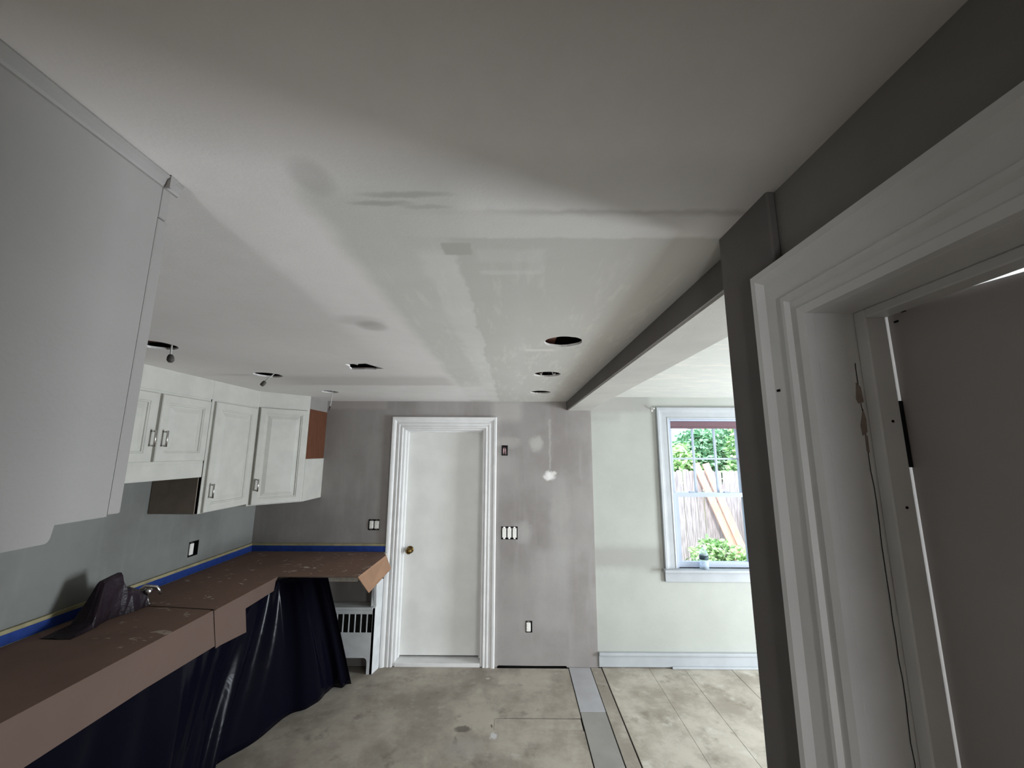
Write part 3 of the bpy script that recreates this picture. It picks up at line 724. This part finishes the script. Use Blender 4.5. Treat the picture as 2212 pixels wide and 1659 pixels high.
for i in range(ns + 1):
    s_ = i / ns; a = keyed(TOP, s_); c_ = keyed(BOT, s_)
    tn = (keyed(TOP, min(1, s_ + .01)) - keyed(TOP, max(0, s_ - .01))) + (keyed(BOT, min(1, s_ + .01)) - keyed(BOT, max(0, s_ - .01))); tn.z = 0; tn.normalize()
    nr = Vector((tn.y, -tn.x, 0)); row = []
    for j in range(nt + 1):
        v = j / nt; p = a.lerp(c_, v)
        amp = .002 + .034 * v ** .8
        fold = math.sin(s_ * 62 + 1.6 * math.sin(s_ * 19) + v * 1.4) * .6 + math.sin(s_ * 31 + 2 * v) * .5 + math.sin(s_ * 143 + 4 * v) * .08
        dvt = math.sin(v * math.pi) * .03 * math.sin(s_ * 17 + 1)
        if s_ > .97: amp *= .4
        q_ = p + nr * (amp * fold + dvt)
        row.append(bm.verts.new(q_))
    G.append(row)
for i in range(ns):
    for j in range(nt): bm.faces.new((G[i][j], G[i + 1][j], G[i + 1][j + 1], G[i][j + 1]))
ps = bm_obj('plastic_sheet', bm, 'film', None, True, True)
md = ps.modifiers.new('thickness', 'SOLIDIFY'); md.thickness = .0012
tag(ps, 'glossy black plastic sheet hanging from the counter to the floor', 'plastic sheet')

# wrapped faucet
fc = root('wrapped_faucet', (-2.17, 2.25, .93), 'faucet wrapped in dark purple plastic beside the left wall', 'faucet')
bm = bmesh.new()
out = [(2.04, .932, .07), (2.09, .946, .06), (2.145, .962, .05), (2.168, 1.03, .045), (2.208, 1.140, .028), (2.258, 1.150, .026), (2.302, 1.156, .03), (2.318, 1.12, .04), (2.326, 1.075, .045), (2.36, 1.062, .05), (2.40, 1.045, .05), (2.43, 1.01, .055), (2.45, .932, .07)]
rings = []
for (y_, z_, h_) in out:
    ring = []
    for k in range(8):
        a = math.pi * k / 7
        j1 = random.uniform(-.006, .006)
        ring.append(bm.verts.new((-2.16 + math.cos(a) * (h_ + j1) * (1.0 if k < 4 else 1.3), y_ + j1, .932 + (z_ - .932) * max(0, math.sin(a)) ** .35)))
    rings.append(ring)
for a, b_ in zip(rings, rings[1:]):
    for k in range(7): bm.faces.new((a[k], a[k + 1], b_[k + 1], b_[k]))
bm.faces.new(rings[0][::-1]); bm.faces.new(rings[-1])
bm_obj('plastic_wrap', bm, 'wrap', fc)
bm = bmesh.new(); lathe(bm, (-2.13, 2.462, .932), [(.024, 0), (.024, .006), (.014, .012), (.014, .05), (.022, .058), (.026, .075), (.022, .092), (.010, .1)], 20); bm_obj('handle', bm, 'chrome', fc, True)
bm = bmesh.new(); tube(bm, [(-2.15, 2.40, 1.0), (-2.12, 2.43, 1.045), (-2.08, 2.46, 1.03), (-2.06, 2.475, .99)], [.012, .011, .010, .010], 12); bm_obj('spout', bm, 'chrome', fc, True)

# ------------------------------------------------------------------ radiator cover
rc = root('radiator_cover', (-1.6, 3.66, 0), 'white metal radiator cover with slotted grille under the counter', 'radiator cover')
FY = 3.600; RX = -1.162
sl = [rect(RX - .018 - .042 - k * .0505, RX - .018 - k * .0505, .315, .458) for k in range(17)]
bm = bmesh.new()
slab(bm, [(-2.16, .123), (-1.232, .123), (-1.214, .112), (-1.208, .09), (-1.208, 0), (RX, 0), (RX, .508), (-2.16, .508)], sl, lambda u, v, w_: (u, FY + w_, v), .006)
bm_obj('front_panel', bm, 'rad', rc)
bm = bmesh.new()
slab(bm, [(FY, 0), (YR - .028, 0), (YR - .001, .13), (YR - .001, .70), (FY + .03, .735), (FY + .004, .72), (FY, .66), (FY + .012, .52), (FY, .505)], [], lambda u, v, w_: (RX - w_ + (u - FY) * .25, u, v), .020)
bm_obj('side_panel', bm, 'rad', rc)
box('shelf', (-2.16, FY - .006, .490), (RX - .02, YR - .001, .512), 'rad', rc, .002)
box('grille_backing', (-2.14, FY + .030, .28), (RX - .025, FY + .034, .488), 'dark', rc)
box('cheek_board', (RX - .042, FY + .01, .512), (RX - .020, YR - .001, .888), 'rad', rc, .002)

# ------------------------------------------------------------------ cables hanging from the ceiling holes
def cable(label, pts, nut, r=.0035):
    o = root('hanging_cable', pts[-1], label, 'cable')
    bm = bmesh.new(); tube(bm, pts, r, 8); bm_obj('cable', bm, 'cable', o, True)
    p = Vector(pts[-1]); q_ = Vector(pts[-2]); d = (p - q_).normalized()
    bm = bmesh.new(); tube(bm, [p - d * .004, p + d * .006, p + d * .022, p + d * .03], nut, 10); bm_obj('connector', bm, 'nut', o, True)
cable('short cable with a grey connector below the ceiling hole nearest the overhead cabinet', [(-1.565, 1.745, 2.40), (-1.563, 1.74, 2.29), (-1.560, 1.738, 2.255), (-1.556, 1.735, 2.240)], [.009, .013, .014, .010])
cable('bent cable with a grey connector below the middle left ceiling hole', [(-1.505, 2.44, 2.40), (-1.508, 2.43, 2.295), (-1.535, 2.42, 2.265), (-1.552, 2.415, 2.240)], [.009, .012, .012, .009])
o = cable('thin white cable dangling from the ceiling hole beside the corner cabinet', [(-1.462, 3.14, 2.42), (-1.460, 3.14, 2.28), (-1.464, 3.138, 2.20), (-1.468, 3.136, 2.165)], [.006, .008, .008, .006], .0028)
# short white cables inside the middle round hole
for k, (x_, dx) in enumerate(((.172, .02), (.25, -.03))):
    o = root('loose_cable', (x_, 2.40, ZC), ('white cable end at the left inside the middle round ceiling hole', 'white cable end at the right inside the middle round ceiling hole')[k], 'cable')
    bm = bmesh.new(); tube(bm, [(x_ + dx, 2.42, ZC + .12), (x_ + dx * .6, 2.41, ZC + .05), (x_, 2.405, ZC + .004), (x_ - dx * .3, 2.395, ZC + .012)], .0045, 8); bm_obj('sheath', bm, 'cable', o, True)

# ------------------------------------------------------------------ garden
tag(box('ground', (-6, 3.9, -.5), (16, 22, -.38), 'ground'), 'garden soil outside the window', None, None, 'structure')
fe = root('picket_fence', (4.2, 8.0, -.38), 'weathered grey brown picket fence across the garden', 'fence')
pm = None
W_, T_ = .118, .02
for k in range(56):
    x = 1.0 + k * .128
    if pm is None:
        bm = bmesh.new()
        prof = [(-W_ / 2, 0), (W_ / 2, 0), (W_ / 2, 1.80)] + [(W_ / 2 * math.cos(a), 1.80 + .05 * math.sin(a)) for a in (R(30), R(60), R(90), R(120), R(150))] + [(-W_ / 2, 1.80)]
        slab(bm, prof, [], lambda u, v, w_: (u, w_, v), T_)
        bmesh.ops.recalc_face_normals(bm, faces=bm.faces[:])
        pm = bpy.data.meshes.new('picket'); bm.to_mesh(pm); bm.free(); pm.materials.append(MT['picket'])
    o = bpy.data.objects.new('picket', pm); COL.objects.link(o); o.parent = fe
    o.location = (x - 4.2, random.uniform(-.004, .004), random.uniform(-.02, .015)); o.rotation_euler = (0, R(random.uniform(-.5, .5)), 0)
for z_ in (.1, 1.1):
    box('rail', (.9, 8.02, z_), (8.2, 8.06, z_ + .09), 'picket', fe)

def plank(label, a, b_, wdt, th, dirx):
    a, b_ = Vector(a), Vector(b_); d = (b_ - a).normalized(); n = Vector((0, -1, 0)); n = (n - d * n.dot(d)).normalized(); s_ = d.cross(n)
    bm = bmesh.new(); vs = []
    for p in (a, b_):
        for u, w_ in ((-1, -1), (1, -1), (1, 1), (-1, 1)): vs.append(bm.verts.new(p + s_ * u * wdt / 2 + n * w_ * th / 2))
    for f in ((0, 1, 2, 3), (7, 6, 5, 4), (0, 4, 5, 1), (1, 5, 6, 2), (2, 6, 7, 3), (3, 7, 4, 0)): bm.faces.new([vs[i] for i in f])
    o = bm_obj('lumber_plank', bm, 'lumber'); tag(o, label, 'plank')
plank('long new lumber plank leaning on the fence, the left one of the pair', (4.19, 7.55, -.36), (3.60, 7.93, 1.60), .13, .038, 0)
plank('long new lumber plank leaning on the fence, the right one of the pair', (4.31, 7.50, -.36), (3.77, 7.88, 1.60), .13, .038, 0)

def leaves(bm, c, rad, n, size):
    for i in range(n):
        while True:
            p = Vector((random.uniform(-1, 1), random.uniform(-1, 1), random.uniform(-1, 1)))
            if .25 < p.length < 1: break
        q_ = Vector(c) + Vector((p.x * rad[0], p.y * rad[1], p.z * rad[2]))
        d = Vector((random.gauss(0, 1), random.gauss(0, 1), random.gauss(-.3, .6))).normalized(); e = d.orthogonal().normalized()
        e = Matrix.Rotation(random.uniform(0, 6.28), 3, d) @ e
        s_ = size * random.uniform(.6, 1.3)
        f = d.cross(e) * s_ * .1
        bm.faces.new([bm.verts.new(q_), bm.verts.new(q_ + d * s_ * .5 + e * s_ * .28 + f), bm.verts.new(q_ + d * s_), bm.verts.new(q_ + d * s_ * .5 - e * s_ * .28 + f)])
def tree(name, label, base, h, rad, n, size, mat, cat, group=None, clumps=7):
    o = root(name, base, label, cat, group)
    b_ = Vector(base)
    bm = bmesh.new(); tube(bm, [b_, b_ + Vector((.05, 0, h * .45)), b_ + Vector((-.05, .05, h * .8))], [.09 * h / 4, .07 * h / 4, .03 * h / 4], 8)
    for k in range(5):
        a = random.uniform(0, 6.28); z0 = h * random.uniform(.35, .6)
        tube(bm, [b_ + Vector((0, 0, z0)), b_ + Vector((math.cos(a) * rad[0] * .6, math.sin(a) * rad[1] * .6, z0 + h * .25))], [.03 * h / 4, .012 * h / 4], 6)
    bm_obj('trunk', bm, 'bark', o, True)
    bm = bmesh.new(); cc = b_ + Vector((0, 0, h - rad[2]))
    for k in range(clumps):
        p = Vector((random.uniform(-.6, .6) * rad[0], random.uniform(-.6, .6) * rad[1], random.uniform(-.6, .6) * rad[2]))
        leaves(bm, cc + p, (rad[0] * .5, rad[1] * .5, rad[2] * .45), n // clumps, size)
    f_ = bm_obj('foliage', bm, mat, o, False, False)
    f_['kind'] = 'stuff'
    return o
tree('garden_tree', 'leafy light green tree behind the left end of the fence seen', (3.85, 9.6, -.38), 2.42, (1.1, .65, .8), 5000, .16, 'leaf_a', 'tree')
tree('garden_tree', 'deeper green tree behind the fence above the leaning planks', (6.0, 11.3, -.38), 3.0, (1.45, .7, .95), 6000, .17, 'leaf_b', 'tree')
tree('garden_tree', 'tall leafy tree behind the fence at the right side of the window', (6.1, 9.6, -.38), 3.7, (1.1, .65, 1.3), 5000, .17, 'leaf_a', 'tree')
def shrub(label, base, rad, n, mat, size=.10):
    o = root('garden_shrub', base, label, 'shrub')
    bm = bmesh.new()
    for k in range(5):
        a = k * 1.3; tube(bm, [base, (base[0] + math.cos(a) * rad[0] * .6, base[1] + math.sin(a) * rad[1] * .6, base[2] + rad[2] * 1.2)], [.012, .005], 6)
    bm_obj('stem', bm, 'bark', o, True)
    bm = bmesh.new(); leaves(bm, (base[0], base[1], base[2] + rad[2]), rad, n, size)
    f_ = bm_obj('foliage', bm, mat, o, False, False); f_['kind'] = 'stuff'
shrub('low bright green shrub at the fence foot left of the planks', (3.50, 7.30, -.38), (.40, .22, .36), 900, 'leaf_a')
shrub('bright green shrub at the fence foot just beside the planks', (3.92, 6.85, -.38), (.24, .18, .36), 700, 'leaf_a')
shrub('pale grey green climbing shrub on the fence right of the planks', (4.62, 7.70, -.38), (.20, .15, .75), 1100, 'leaf_c', .11)

# drop the helper origins
for o in S.objects:
    if '_o' in o.keys(): del o['_o']
